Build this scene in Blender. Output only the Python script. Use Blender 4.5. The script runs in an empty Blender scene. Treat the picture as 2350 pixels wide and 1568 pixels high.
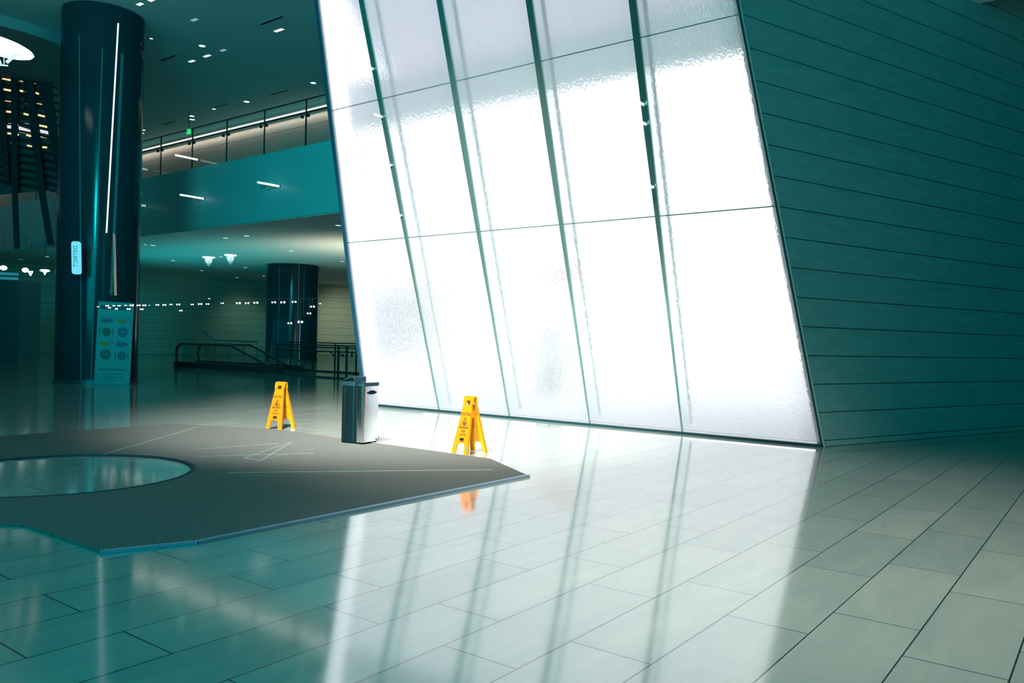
import bpy, bmesh, math, random
from mathutils import Vector, Matrix
random.seed(7)
S = bpy.context.scene
COL = S.collection
# ------------------------------------------------------------------ camera
# world axes: +X runs along the foot of the leaning glass wall, +Y points out through it
F_PX, HORIZON, ROLL, AZ, EYE = 1852.23, 785.84, math.atan(.021092), math.radians(37.135), 1.3
cd = bpy.data.cameras.new('camera'); cam = bpy.data.objects.new('camera', cd); COL.objects.link(cam)
cd.sensor_width = 36; cd.lens = F_PX / 2350 * 36; cd.clip_end = 400; cd.clip_start = .05
cd.shift_y = (HORIZON - 784) / 2350
cam.matrix_world = Matrix.Translation((0, 0, EYE)) @ Matrix.Rotation(AZ, 4, 'Z') @ Matrix.Rotation(math.pi/2, 4, 'X') @ Matrix.Rotation(ROLL, 4, 'Z')
S.camera = cam
# ------------------------------------------------------------------ view
S.view_settings.view_transform = 'Standard'; S.view_settings.look = 'None'
S.view_settings.gamma = 1; S.view_settings.use_curve_mapping = False
S.view_settings.exposure = 0.0
S.cycles.use_denoising = True
S.cycles.max_bounces = 10; S.cycles.transparent_max_bounces = 16; S.cycles.sample_clamp_indirect = 6
# ------------------------------------------------------------------ sky outside the glass wall
SKY = 2.1
W = bpy.data.worlds.new('sky'); S.world = W; W.use_nodes = True
wn = W.node_tree.nodes['Background']; wn.inputs[0].default_value = (.955, .965, 1, 1); wn.inputs[1].default_value = SKY
W.cycles.sampling_method = 'AUTOMATIC'
# ------------------------------------------------------------------ lamps: mostly unseen teal fills and warm washes added to brighten the room
def lamp(name, kind, loc, target, power, color, size=1, size_y=None, spot=None, blend=.6):
    d = bpy.data.lights.new(name, kind); d.energy = power; d.color = color
    if kind == 'AREA':
        d.size = size
        if size_y: d.shape = 'RECTANGLE'; d.size_y = size_y
    else: d.shadow_soft_size = size
    if kind == 'SPOT': d.spot_size = math.radians(spot); d.spot_blend = blend
    o = bpy.data.objects.new(name, d); COL.objects.link(o); o.location = loc
    o.rotation_euler = (Vector(target) - Vector(loc)).to_track_quat('-Z', 'Y').to_euler()
    return o
TEAL = (.0, .66, .72)
lamp('teal_light_foreground', 'AREA', (5, -9, 8.5), (-8, 8, 0), 430, TEAL, 8, 6)
lamp('teal_light_ceiling', 'AREA', (-3, -9, 4.0), (-20, 15, 9.5), 1500, TEAL, 8, 4)
lamp('teal_light_hall', 'SPOT', (2, -7, 8.3), (-23, 17.5, 6.4), 20000, TEAL, 1.5, spot=40, blend=.7)
lamp('teal_light_under_balcony', 'AREA', (-36, 24, .6), (-36, 26, 5), 480, TEAL, 14, 9)
lamp('teal_light_near_floor', 'SPOT', (-1, -6, 8.6), (-4.6, 1.7, 0), 2800, TEAL, .8, spot=52, blend=1)
lamp('teal_light_stone', 'AREA', (10.5, 3, 5.5), (-1, 15, 4.5), 240, TEAL, 5, 4)
lamp('floor_wash', 'SPOT', (1.5, -1.0, 9.2), (-1.9, 5.9, 0), 10500, (.94, .80, .72), .5, spot=39, blend=1)
lamp('carpet_wash', 'SPOT', (1.0, -4.0, 9.2), (-6.7, 7.9, .2), 22000, (1, .84, .72), .3, spot=20, blend=1)  # unseen spot added to brighten the signs and far carpet edge
lamp('glass_edge_wash', 'SPOT', (-5, 1.5, 9.2), (-9.0, 9.7, 0), 30000, (1, .92, .86), .3, spot=49, blend=1)  # unseen spot added to whiten the floor along the glass
lamp('soffit_wash', 'SPOT', (-26, 24, .8), (-27, 26.5, 5.4), 2000, (1, .9, .72), .8, spot=150, blend=1)
lamp('wall_wash_right', 'SPOT', (-43.5, 38.5, 5.0), (-47.6, 41.6, 1.6), 800, (1, .86, .62), .3, spot=80, blend=1)
lamp('wall_wash_middle', 'SPOT', (-46.5, 33, 5.0), (-50.2, 34, 1.5), 110, (.8, 1, .75), .3, spot=70, blend=1)
lamp('cove_wash', 'AREA', (-33, 18.86, 9.46), (-33, 19.0, 9.0), 70, (1, .80, .70), 22, .05)

# ------------------------------------------------------------------ pixel helpers (a pixel meets a real plane)
ca, sa = math.cos(AZ), math.sin(AZ); cr, sr = math.cos(ROLL), math.sin(ROLL)
def c2w(cx, cy, z=0): return Vector((ca*cx - sa*cy, sa*cx + ca*cy, z))
def ray(px, py):
    dx, dy = px - 1175, py - HORIZON
    u = dx*cr + dy*sr; v = -dx*sr + dy*cr
    return c2w(u/F_PX, 1, -v/F_PX)
CAM = Vector((0, 0, EYE))
def on_plane(px, py, p, n):
    r = ray(px, py); n = Vector(n); return CAM + r * ((Vector(p) - CAM).dot(n) / r.dot(n))
def on_z(px, py, z=0): return on_plane(px, py, (0, 0, z), (0, 0, 1))
def on_y(px, py, y): return on_plane(px, py, (0, y, 0), (0, 1, 0))
def at_depth(px, py, d): return CAM + ray(px, py) * d

# ------------------------------------------------------------------ materials
def mat(name, col, rough=.5, metal=0, ior=1.5, emit=None, estr=1, noise=0, nscale=8, bump=0, bscale=60, stretch=None, spec=.5, alpha=None):
    m = bpy.data.materials.new(name); m.use_nodes = True
    nt = m.node_tree; b = nt.nodes['Principled BSDF']
    b.inputs['Base Color'].default_value = (*col, 1); b.inputs['Roughness'].default_value = rough
    b.inputs['Metallic'].default_value = metal; b.inputs['IOR'].default_value = ior
    b.inputs['Specular IOR Level'].default_value = spec
    if emit: b.inputs['Emission Color'].default_value = (*emit, 1); b.inputs['Emission Strength'].default_value = estr
    tc = nt.nodes.new('ShaderNodeTexCoord'); mp = nt.nodes.new('ShaderNodeMapping')
    nt.links.new(tc.outputs['Object'], mp.inputs[0])
    if stretch: mp.inputs['Scale'].default_value = stretch
    if noise:
        n = nt.nodes.new('ShaderNodeTexNoise'); n.inputs['Scale'].default_value = nscale; n.inputs['Detail'].default_value = 5
        nt.links.new(mp.outputs[0], n.inputs['Vector'])
        mx = nt.nodes.new('ShaderNodeMix'); mx.data_type = 'RGBA'
        mx.inputs['A'].default_value = (*[c*(1-noise) for c in col], 1); mx.inputs['B'].default_value = (*[min(1, c*(1+noise)) for c in col], 1)
        nt.links.new(n.outputs['Fac'], mx.inputs['Factor']); nt.links.new(mx.outputs['Result'], b.inputs['Base Color'])
    if bump:
        n = nt.nodes.new('ShaderNodeTexNoise'); n.inputs['Scale'].default_value = bscale; n.inputs['Detail'].default_value = 3
        nt.links.new(mp.outputs[0], n.inputs['Vector'])
        bp = nt.nodes.new('ShaderNodeBump'); bp.inputs['Strength'].default_value = bump; bp.inputs['Distance'].default_value = .01
        nt.links.new(n.outputs['Fac'], bp.inputs['Height']); nt.links.new(bp.outputs[0], b.inputs['Normal'])
    return m
def emitter(name, col, s):
    m = bpy.data.materials.new(name); m.use_nodes = True; nt = m.node_tree; nt.nodes.clear()
    e = nt.nodes.new('ShaderNodeEmission'); e.inputs[0].default_value = (*col, 1); e.inputs[1].default_value = s
    o = nt.nodes.new('ShaderNodeOutputMaterial'); nt.links.new(e.outputs[0], o.inputs[0]); return m
def clear_glass(name, tint=(.85, .95, .95), gloss=.06):
    m = bpy.data.materials.new(name); m.use_nodes = True; nt = m.node_tree; nt.nodes.clear()
    t = nt.nodes.new('ShaderNodeBsdfTransparent'); t.inputs[0].default_value = (*tint, 1)
    g = nt.nodes.new('ShaderNodeBsdfGlossy'); g.inputs['Roughness'].default_value = .03
    x = nt.nodes.new('ShaderNodeMixShader'); x.inputs[0].default_value = gloss
    o = nt.nodes.new('ShaderNodeOutputMaterial')
    nt.links.new(t.outputs[0], x.inputs[1]); nt.links.new(g.outputs[0], x.inputs[2]); nt.links.new(x.outputs[0], o.inputs[0]); return m
def textured_glass(name):
    """backlit rolled glass: partly see-through with a rippled surface, partly milky"""
    m = bpy.data.materials.new(name); m.use_nodes = True; nt = m.node_tree; nt.nodes.clear(); L = nt.links
    tc = nt.nodes.new('ShaderNodeTexCoord')
    mp = nt.nodes.new('ShaderNodeMapping'); mp.inputs['Scale'].default_value = (34, 34, 16); L.new(tc.outputs['Object'], mp.inputs[0])
    n = nt.nodes.new('ShaderNodeTexNoise'); n.inputs['Scale'].default_value = 1; n.inputs['Detail'].default_value = 2
    L.new(mp.outputs[0], n.inputs['Vector'])
    bp = nt.nodes.new('ShaderNodeBump'); bp.inputs['Strength'].default_value = .55; bp.inputs['Distance'].default_value = .02
    L.new(n.outputs['Fac'], bp.inputs['Height'])
    r = nt.nodes.new('ShaderNodeBsdfRefraction'); r.inputs['Color'].default_value = (.97, .985, .985, 1)
    r.inputs['Roughness'].default_value = .06; r.inputs['IOR'].default_value = 1.12; L.new(bp.outputs[0], r.inputs['Normal'])
    tl = nt.nodes.new('ShaderNodeBsdfTranslucent'); tl.inputs[0].default_value = (.93, .94, .96, 1)
    gl = nt.nodes.new('ShaderNodeBsdfGlossy'); gl.inputs['Roughness'].default_value = .08; L.new(bp.outputs[0], gl.inputs['Normal'])
    a = nt.nodes.new('ShaderNodeMixShader'); a.inputs[0].default_value = .30
    L.new(r.outputs[0], a.inputs[1]); L.new(tl.outputs[0], a.inputs[2])
    b = nt.nodes.new('ShaderNodeMixShader'); b.inputs[0].default_value = .05
    L.new(a.outputs[0], b.inputs[1]); L.new(gl.outputs[0], b.inputs[2])
    o = nt.nodes.new('ShaderNodeOutputMaterial'); L.new(b.outputs[0], o.inputs[0]); return m
def stone_floor(name):
    m = bpy.data.materials.new(name); m.use_nodes = True; nt = m.node_tree; L = nt.links; b = nt.nodes['Principled BSDF']
    tc = nt.nodes.new('ShaderNodeTexCoord'); sp = nt.nodes.new('ShaderNodeSeparateXYZ'); L.new(tc.outputs['Object'], sp.inputs[0])
    def add(sock, v):
        a = nt.nodes.new('ShaderNodeMath'); a.operation = 'ADD'; L.new(sock, a.inputs[0]); a.inputs[1].default_value = v; return a.outputs[0]
    cb = nt.nodes.new('ShaderNodeCombineXYZ')
    L.new(add(sp.outputs['Y'], -2.978 + 1.174*40 - .783), cb.inputs['X']); L.new(add(sp.outputs['X'], 1.9 + .3906*400), cb.inputs['Y'])
    br = nt.nodes.new('ShaderNodeTexBrick'); br.offset = 2/3; br.offset_frequency = 2
    for k, v in dict(Scale=1, **{'Mortar Size': .0040, 'Mortar Smooth': .2, 'Bias': 0, 'Brick Width': 1.174, 'Row Height': .3906}).items(): br.inputs[k].default_value = v
    br.inputs['Color1'].default_value = (.19, .235, .222, 1); br.inputs['Color2'].default_value = (.235, .275, .255, 1); br.inputs['Mortar'].default_value = (.008, .025, .025, 1)
    L.new(cb.outputs[0], br.inputs['Vector'])
    mp = nt.nodes.new('ShaderNodeMapping'); mp.inputs['Scale'].default_value = (3.2, .8, 1); L.new(tc.outputs['Object'], mp.inputs[0])
    n1 = nt.nodes.new('ShaderNodeTexNoise'); n1.inputs['Scale'].default_value = 1.6; n1.inputs['Detail'].default_value = 8; n1.inputs['Roughness'].default_value = .65; n1.inputs['Distortion'].default_value = .6
    L.new(mp.outputs[0], n1.inputs['Vector'])
    n2 = nt.nodes.new('ShaderNodeTexNoise'); n2.inputs['Scale'].default_value = 240; n2.inputs['Detail'].default_value = 2; L.new(tc.outputs['Object'], n2.inputs['Vector'])
    cr_ = nt.nodes.new('ShaderNodeValToRGB'); cr_.color_ramp.elements[0].position = .3; cr_.color_ramp.elements[1].position = .72
    cr_.color_ramp.elements[0].color = (.84, .88, .87, 1); cr_.color_ramp.elements[1].color = (1.10, 1.07, 1.0, 1); L.new(n1.outputs['Fac'], cr_.inputs[0])
    m1 = nt.nodes.new('ShaderNodeMix'); m1.data_type = 'RGBA'; m1.blend_type = 'MULTIPLY'; m1.inputs['Factor'].default_value = 1
    L.new(br.outputs['Color'], m1.inputs['A']); L.new(cr_.outputs[0], m1.inputs['B'])
    m2 = nt.nodes.new('ShaderNodeMix'); m2.data_type = 'RGBA'; m2.blend_type = 'OVERLAY'; m2.inputs['Factor'].default_value = .28
    L.new(m1.outputs['Result'], m2.inputs['A']); L.new(n2.outputs['Color'], m2.inputs['B'])
    L.new(m2.outputs['Result'], b.inputs['Base Color'])
    rr = nt.nodes.new('ShaderNodeMapRange'); rr.inputs['To Min'].default_value = .065; rr.inputs['To Max'].default_value = .11
    L.new(n1.outputs['Fac'], rr.inputs['Value']); L.new(rr.outputs[0], b.inputs['Roughness'])
    b.inputs['IOR'].default_value = 3.0
    bp = nt.nodes.new('ShaderNodeBump'); bp.inputs['Strength'].default_value = .35; bp.inputs['Distance'].default_value = .003; bp.invert = True
    L.new(br.outputs['Fac'], bp.inputs['Height']); L.new(bp.outputs[0], b.inputs['Normal'])
    return m
def coursed(name, col, pitch, z0=0, width=.02, rough=.6):
    """smooth panel cladding with thin dark horizontal joints"""
    m = mat(name, col, rough, noise=.12, nscale=1.5)
    nt = m.node_tree; L = nt.links; b = nt.nodes['Principled BSDF']; src = b.inputs['Base Color'].links[0].from_socket
    tc = nt.nodes.new('ShaderNodeTexCoord'); sp = nt.nodes.new('ShaderNodeSeparateXYZ'); L.new(tc.outputs['Object'], sp.inputs[0])
    def math_(op, a, v):
        q = nt.nodes.new('ShaderNodeMath'); q.operation = op; L.new(a, q.inputs[0]); q.inputs[1].default_value = v; return q.outputs[0]
    f = math_('LESS_THAN', math_('FRACT', math_('DIVIDE', math_('SUBTRACT', sp.outputs['Z'], z0 - 40*pitch), pitch), 0), width/pitch)
    mx = nt.nodes.new('ShaderNodeMix'); mx.data_type = 'RGBA'; L.new(f, mx.inputs['Factor']); L.new(src, mx.inputs['A']); mx.inputs['B'].default_value = (*[c*.25 for c in col], 1)
    L.new(mx.outputs['Result'], b.inputs['Base Color']); return m
M = dict(
    floor=stone_floor('polished_stone'),
    stone=mat('teal_grey_stone', (.16, .30, .29), .55, noise=.22, nscale=2.2, bump=.15, bscale=40, stretch=(1, 1, 5)),
    joint=mat('dark_joint', (.02, .06, .065), .7), edge=mat('stone_edge', (.30, .40, .37), .4),
    ceiling=mat('painted_ceiling', (.14, .42, .43), .8, noise=.05, nscale=.4), fascia=mat('painted_fascia', (.10, .52, .54), .35, noise=.05, nscale=.3),
    soffit=mat('painted_soffit', (.55, .58, .52), .7, noise=.05, nscale=.5), slot=mat('black_slot', (.006, .02, .024), .8),
    hallwall=coursed('panel_wall', (.26, .36, .30), .52), covewall=coursed('warm_plaster_wall', (.40, .33, .28), .75, 7.6),
    darkwall=mat('dark_wall', (.05, .12, .13), .7),
    column=mat('polished_dark_cladding', (.003, .024, .032), .14, ior=1.35, spec=.25), seam=mat('column_seam', (.02, .12, .13), .5, spec=.3), bronze=mat('bronze_edge', (.35, .25, .15), .35, metal=.6),
    glass=textured_glass('rippled_glass'), fin=mat('green_grey_metal', (.22, .44, .40), .16, metal=.8), finglass=clear_glass('fin_glass', (.93, .98, .98), .05),
    frame=mat('blue_black_frame', (.015, .09, .14), .25, metal=.4), whitewall=mat('white_panel', (.52, .53, .60), .6),
    sill=mat('dark_sill', (.003, .03, .036), .5, spec=.2), clear=clear_glass('balustrade_glass'), rail=mat('dark_rail', (.01, .045, .055), .3, metal=.5),
    yellow=mat('yellow_plastic', (.58, .148, .001), .5, spec=.25, emit=None, noise=.05, nscale=10), yellow_in=mat('yellow_plastic_inside', (.58, .262, .001), .5, spec=.2), black=mat('black_print', (.008, .010, .012), .9, spec=.1),
    emboss=mat('embossed_yellow', (.52, .235, .001), .5), sticker=mat('green_sticker', (.05, .16, .10), .5),
    steel=mat('brushed_steel', (.86, .87, .89), .16, metal=1, bump=.04, bscale=90, stretch=(20, 20, .3)), darksteel=mat('dark_brushed_steel', (.015, .06, .072), .3, metal=.9, stretch=(20, 20, .3), bump=.04, bscale=80),
    band=mat('blue_black_band', (.003, .025, .038), .5, spec=.2), hole=mat('slot_black', (.003, .010, .013), .9, spec=.05),
    carpet=mat('grey_carpet', (.096, .106, .100), 1, noise=.92, nscale=62, bump=.8, bscale=320, spec=.1), trim=mat('blue_grey_trim', (.13, .20, .27), .5, metal=.2), tape=mat('white_tape', (.22, .29, .275), .6),
    poster=mat('poster_paper', (.012, .15, .165), .6), ink_blue=mat('ink_blue', (.01, .045, .085), .6), ink_gold=mat('ink_gold', (.13, .10, .008), .6), ink_green=mat('ink_green', (.01, .04, .02), .6), ink_dark=mat('ink_dark', (.004, .02, .024), .6),
    lens=emitter('lamp_lens', (.86, 1, 1), 1.35), lens_dim=emitter('dim_lamp_lens', (.4, .8, .85), .55), ring=mat('lamp_ring', (.2, .35, .36), .5),
    bulb=emitter('bulb', (.88, 1, 1), 3), dish=emitter('dish_glow', (.85, 1, 1), 5), strut=emitter('lit_strut', (.6, .95, 1), 1.1), amber=emitter('amber_strip', (1, .66, .34), 1.3), paneglow=emitter('pale_glow', (.85, .86, .9), .9),
    cove=emitter('cove_tube', (1, .88, .80), 1.25), exit=emitter('exit_green', (.02, .9, .22), 1.0), exitdark=mat('exit_letters', (.0, .12, .03), .6), neon=emitter('cyan_lightbox', (.16, .78, 1.0), 1.0), neontext=mat('teal_letters', (.0, .2, .24), .6),
    led=emitter('white_led', (.82, 1, 1), 1.3), led_warm=emitter('warm_led', (.50, .50, .40), .45), led_dim=emitter('dim_led', (.1, .42, .45), .5), redsign=emitter('red_lit_sign', (1, .42, .34), 1.5),
    plaza=mat('plaza_paving', (.85, .85, .86), .8, noise=.04), canopy=mat('canopy_paint', (.93, .86, .95), .8), beam=mat('canopy_beam_paint', (.58, .74, .70), .8), leaf=mat('pale_leaves', (.72, .80, .76), .8, noise=.3), pot=mat('pale_planter', (.6, .58, .5), .8),
    wood=mat('dark_lattice_wood', (.002, .014, .02), .7, spec=.15), rubber=mat('black_rubber', (.008, .03, .036), .4), desk=mat('dark_cabinet', (.02, .11, .125), .6, spec=.2), screen=mat('dark_board', (.004, .05, .06), .7, spec=.1), drum=mat('drum_paint', (.10, .19, .20), .8),
)
# ------------------------------------------------------------------ mesh builder
class MB:
    def __init__(s): s.v = []; s.f = []
    def add(s, vs, fs):
        k = len(s.v); s.v += [Vector(p) for p in vs]; s.f += [tuple(i + k for i in q) for q in fs]; return s
    def hexa(s, a, b): return s.add(list(a) + list(b), [(3,2,1,0),(4,5,6,7),(0,1,5,4),(1,2,6,5),(2,3,7,6),(3,0,4,7)])
    def box(s, x0, x1, y0, y1, z0, z1): return s.hexa([(x0,y0,z0),(x1,y0,z0),(x1,y1,z0),(x0,y1,z0)], [(x0,y0,z1),(x1,y0,z1),(x1,y1,z1),(x0,y1,z1)])
    def bar(s, p, q, w, h, up=(0,0,1), w2=None, h2=None):
        p, q = Vector(p), Vector(q); d = (q - p).normalized(); up = Vector(up)
        if abs(d.dot(up)) > .98: up = Vector((1, 0, 0))
        x = d.cross(up).normalized(); y = x.cross(d); w2 = w if w2 is None else w2; h2 = h if h2 is None else h2
        r = lambda c, a, b: [c - x*a/2 - y*b/2, c + x*a/2 - y*b/2, c + x*a/2 + y*b/2, c - x*a/2 + y*b/2]
        return s.hexa(r(p, w, h), r(q, w2, h2))
    def prism(s, pts, d):
        pts = [Vector(p) for p in pts]; d = Vector(d); n = len(pts)
        return s.add(pts + [p + d for p in pts], [tuple(range(n))[::-1], tuple(range(n, 2*n))] + [(i, (i+1) % n, n + (i+1) % n, n + i) for i in range(n)])
    def cyl(s, p, q, r, r2=None, n=20):
        p, q = Vector(p), Vector(q); d = (q - p).normalized(); up = Vector((0,0,1)) if abs(d.z) < .9 else Vector((1,0,0))
        x = d.cross(up).normalized(); y = x.cross(d); r2 = r if r2 is None else r2
        A = [(x*math.cos(t) + y*math.sin(t)) for t in [2*math.pi*i/n for i in range(n)]]
        return s.add([p + v*r for v in A] + [q + v*r2 for v in A], [tuple(range(n)), tuple(range(n, 2*n))[::-1]] + [(i, n+i, n+(i+1) % n, (i+1) % n) for i in range(n)])
    def tube(s, pts, r, n=8):
        for a, b in zip(pts, pts[1:]): s.cyl(a, b, r, n=n)
        for p in pts[1:-1]: s.ball(p, (r, r, r), 8, 5)
        return s
    def ball(s, c, r, n=14, m=8):
        c = Vector(c); vs = [c + Vector((0,0,r[2]))]
        for j in range(1, m):
            t = math.pi*j/m
            for i in range(n):
                a = 2*math.pi*i/n; vs.append(c + Vector((r[0]*math.sin(t)*math.cos(a), r[1]*math.sin(t)*math.sin(a), r[2]*math.cos(t))))
        vs.append(c - Vector((0,0,r[2]))); e = len(vs) - 1; fs = []
        for i in range(n):
            fs.append((0, 1+i, 1+(i+1) % n)); fs.append((e, 1+(m-2)*n+(i+1) % n, 1+(m-2)*n+i))
            for j in range(m-2): fs.append((1+j*n+i, 1+(j+1)*n+i, 1+(j+1)*n+(i+1) % n, 1+j*n+(i+1) % n))
        return s.add(vs, fs)
    def lathe(s, c, prof, n=24):
        c = Vector(c); k = len(prof); vs = []
        for i in range(n):
            a = 2*math.pi*i/n; vs += [c + Vector((r*math.cos(a), r*math.sin(a), z)) for r, z in prof]
        return s.add(vs, [(i*k+j, ((i+1) % n)*k+j, ((i+1) % n)*k+j+1, i*k+j+1) for i in range(n) for j in range(k-1)])
    def map(s, fn): s.v = [Vector(fn(p)) for p in s.v]; return s
    def build(s, name, material, parent=None, off=None, bevel=0, smooth=False):
        me = bpy.data.meshes.new(name); o = Vector(off) if off is not None else Vector((0,0,0))
        me.from_pydata([tuple(p - o) for p in s.v], [], s.f); me.update()
        bm = bmesh.new(); bm.from_mesh(me); bmesh.ops.recalc_face_normals(bm, faces=bm.faces); bm.to_mesh(me); bm.free()
        me.materials.append(material); ob = bpy.data.objects.new(name, me); COL.objects.link(ob)
        if parent: ob.parent = parent
        if smooth:
            for p in me.polygons: p.use_smooth = True
            me.set_sharp_from_angle(angle=math.radians(38))
        if bevel:
            b = ob.modifiers.new('bevel', 'BEVEL'); b.width = bevel; b.segments = 2; b.limit_method = 'ANGLE'
        return ob
def text_mb(txt, size, fn, depth=.002, bold=0):
    """letters as real thin geometry; fn maps (x right, y up, d outward) to a point"""
    cu = bpy.data.curves.new('lettering', 'FONT'); cu.body = txt; cu.size = size; cu.align_x = 'CENTER'; cu.align_y = 'CENTER'; cu.extrude = depth/2; cu.resolution_u = 3; cu.offset = size*bold
    ob = bpy.data.objects.new('lettering', cu); COL.objects.link(ob)
    me = ob.evaluated_get(bpy.context.evaluated_depsgraph_get()).to_mesh()
    mb = MB(); mb.add([fn(v.co.x, v.co.y, v.co.z) for v in me.vertices], [tuple(p.vertices) for p in me.polygons])
    bpy.data.objects.remove(ob); bpy.data.curves.remove(cu); return mb
def tag(o, label=None, cat=None, group=None, kind=None):
    if label: o['label'] = label
    if cat: o['category'] = cat
    if group: o['group'] = group
    if kind: o['kind'] = kind
    return o
def thing(name, loc, label, cat, group=None, rz=0, kind=None):
    e = bpy.data.objects.new(name, None); COL.objects.link(e); e.location = loc; e.rotation_euler = (0, 0, rz); e.empty_display_size = .2
    return tag(e, label, cat, group, kind)
def kids(o): return [c for c in bpy.data.objects if c.parent == o]
def copy_tree(o, parent=None):
    c = o.copy(); COL.objects.link(c); c.parent = parent
    for ch in kids(o): copy_tree(ch, c)
    return c
ORD = ['first','second','third','fourth','fifth','sixth','seventh','eighth','ninth','tenth','eleventh','twelfth','thirteenth','fourteenth','fifteenth','sixteenth','seventeenth','eighteenth','nineteenth','twentieth','twenty-first','twenty-second','twenty-third','twenty-fourth','twenty-fifth','twenty-sixth','twenty-seventh','twenty-eighth','twenty-ninth','thirtieth']

# ------------------------------------------------------------------ layout numbers
LEAN = math.radians(17); TL, SL, CL = math.tan(LEAN), math.sin(LEAN), math.cos(LEAN)
def win(x, t, d=0): return Vector((x, 11.0 - t*SL + d*CL, t*CL + d*SL))   # t up the slope, d outwards
def xl(t): return -11.95 + .1255*t          # slanted left end of the glass wall
def xr(t): return -3.15 - .10853*t           # right end, cut by the stone wall
CEIL = 9.8; TT = CEIL/CL
WDIR = Vector((.348, .9375, 0)); WN = Vector((.9375, -.348, 0))   # stone wall: run and room-side normal
PD = Vector((-.72, .694, 0))                 # run of the leaning end partition
FASC = 17.5; COVE = 19.0; SOF, SLAB = 5.44, 7.82
def part_x(y, t): p = win(xl(t), t); return p.x + (y - p.y)/PD.y*PD.x

# ------------------------------------------------------------------ setting
fl = MB().prism([(-64,-15,-.3),(13,-15,-.3),(13,20,-.3),(-.02,20,-.3),(-3.15,10.98,-.3),(-11.95,10.98,-.3),(-49,46.7,-.3),(-64,46.7,-.3)], (0,0,.3))
tag(fl.build('floor', M['floor']), kind='structure')
tag(MB().prism([(-11.9,11.06,-.32),(-3.1,11.06,-.32),(.3,20.2,-.32),(60,90,-.32),(-60,90,-.32),(-48,46.9,-.32)], (0,0,.3)).build('plaza_ground', M['plaza']), kind='structure')
c0 = win(xl(TT), TT)
tag(MB().prism([(-64,-15,CEIL),(13,-15,CEIL),(13,20,CEIL),(.5,20,CEIL),(-3.3,c0.y,CEIL),(c0.x,c0.y,CEIL),(part_x(COVE,TT),COVE,CEIL),(-64,COVE,CEIL)], (0,0,.3)).build('ceiling', M['ceiling']), kind='structure')
tag(MB().prism([(-64,FASC,SOF),(part_x(FASC,8.2),FASC,SOF),(part_x(46.5,8.2),46.5,SOF),(-64,46.5,SOF)], (0,0,SLAB-SOF)).build('balcony_slab', M['fascia']), kind='structure')
tag(MB().prism([(-63.9,FASC+.06,SOF-.03),(part_x(FASC,8.2)-.05,FASC+.06,SOF-.03),(part_x(46.4,8.2)-.05,46.4,SOF-.03),(-63.9,46.4,SOF-.03)], (0,0,.029)).build('ceiling_soffit', M['soffit']), kind='structure')
tag(MB().box(-64, part_x(COVE+.2, 9.9), COVE, COVE+.2, SLAB, CEIL+.2).build('wall_balcony', M['covewall']), kind='structure')
tag(MB().prism([(-51.6-.03,27.5,0),(-62.4,-15,0),(-62.7,-15,0),(-46.7,46.7,0),(-46.4,46.7,0)], (0,0,SOF-.03)).build('wall_left', M['hallwall']), kind='structure')
tag(MB().box(-64, 13, -15.3, -15, 0, CEIL).build('wall_rear', M['darkwall']), kind='structure')
tag(MB().box(13, 13.3, -15, 20, 0, CEIL).build('wall_east', M['darkwall']), kind='structure')
tag(MB().box(-.0, 13, 20, 20.3, 0, CEIL).build('wall_niche', M['darkwall']), kind='structure')
tag(MB().box(-64.3, -64, -15, 20, SOF, CEIL).build('wall_west', M['darkwall']), kind='structure')
tag(MB().box(-49, -44, 46.5, 46.8, 0, SOF).build('wall_far', M['hallwall']), kind='structure')
# leaning end partition behind the left end of the glass wall
g = .03; th = Vector((.694, .72, 0))*.16
q = [win(xl(0)-.02, 0), win(xl(TT)-.02, TT)]
tag(MB().prism([q[0] + PD*.05, q[1] + PD*.05, q[1] + PD*52, q[0] + PD*52], th).build('wall_partition', M['whitewall']), kind='structure')
# stone wall on the right: coursed slabs cut to the slant of the glass
def wedge(z):     # left end of the wall at height z, lying in the glass plane
    return Vector((xr(z/CL), 11.0 - z*TL, z))
LEN = 11.2
sw = thing('wall_right', (-3.15, 11, 0), None, None, kind='structure')
so = Vector((-3.15, 11, 0))
bk = MB(); e0, e1 = wedge(0), wedge(CEIL); ENDP = Vector((-3.15, 11, 0)) + WDIR*(LEN - 1.2)
bk.hexa([e0 - WN*.02, ENDP - WN*.02, ENDP - WN*.35, e0 - WN*.3 + WDIR*.3], [e1 - WN*.02, ENDP - WN*.02 + Vector((0,0,CEIL)), ENDP - WN*.35 + Vector((0,0,CEIL)), e1 - WN*.3 + WDIR*.3])
bk.build('backing', M['joint'], sw, so)
cs = MB(); zs = [0, .084] + [.084 + .3745*k for k in range(1, 27)]
for z0, z1 in zip(zs, zs[1:]):
    z1 = min(z1, CEIL)
    if z0 >= CEIL: break
    off = .085
    za, zb = z0 + .006, z1 - .006
    a, b_ = wedge(za) + WDIR*off, wedge(zb) + WDIR*off
    cuts = [0] + sorted(random.uniform(.8, LEN-1.6) for _ in range(3)) + [None]
    for s0, s1 in zip(cuts, cuts[1:]):
        A = a + WDIR*(s0 + (.002 if s0 else 0)); B = b_ + WDIR*(s0 + (.002 if s0 else 0)) if s0 == 0 else Vector((A.x, A.y, zb))
        E = ENDP.copy() if s1 is None else a + WDIR*s1
        lo = [A, Vector((E.x, E.y, za))]; hi = [B, Vector((E.x, E.y, zb))]
        cs.hexa([lo[0], lo[1], lo[1] - WN*.03, lo[0] - WN*.03], [hi[0], hi[1], hi[1] - WN*.03, hi[0] - WN*.03])
cs.build('stone_course', M['stone'], sw, so)
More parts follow.
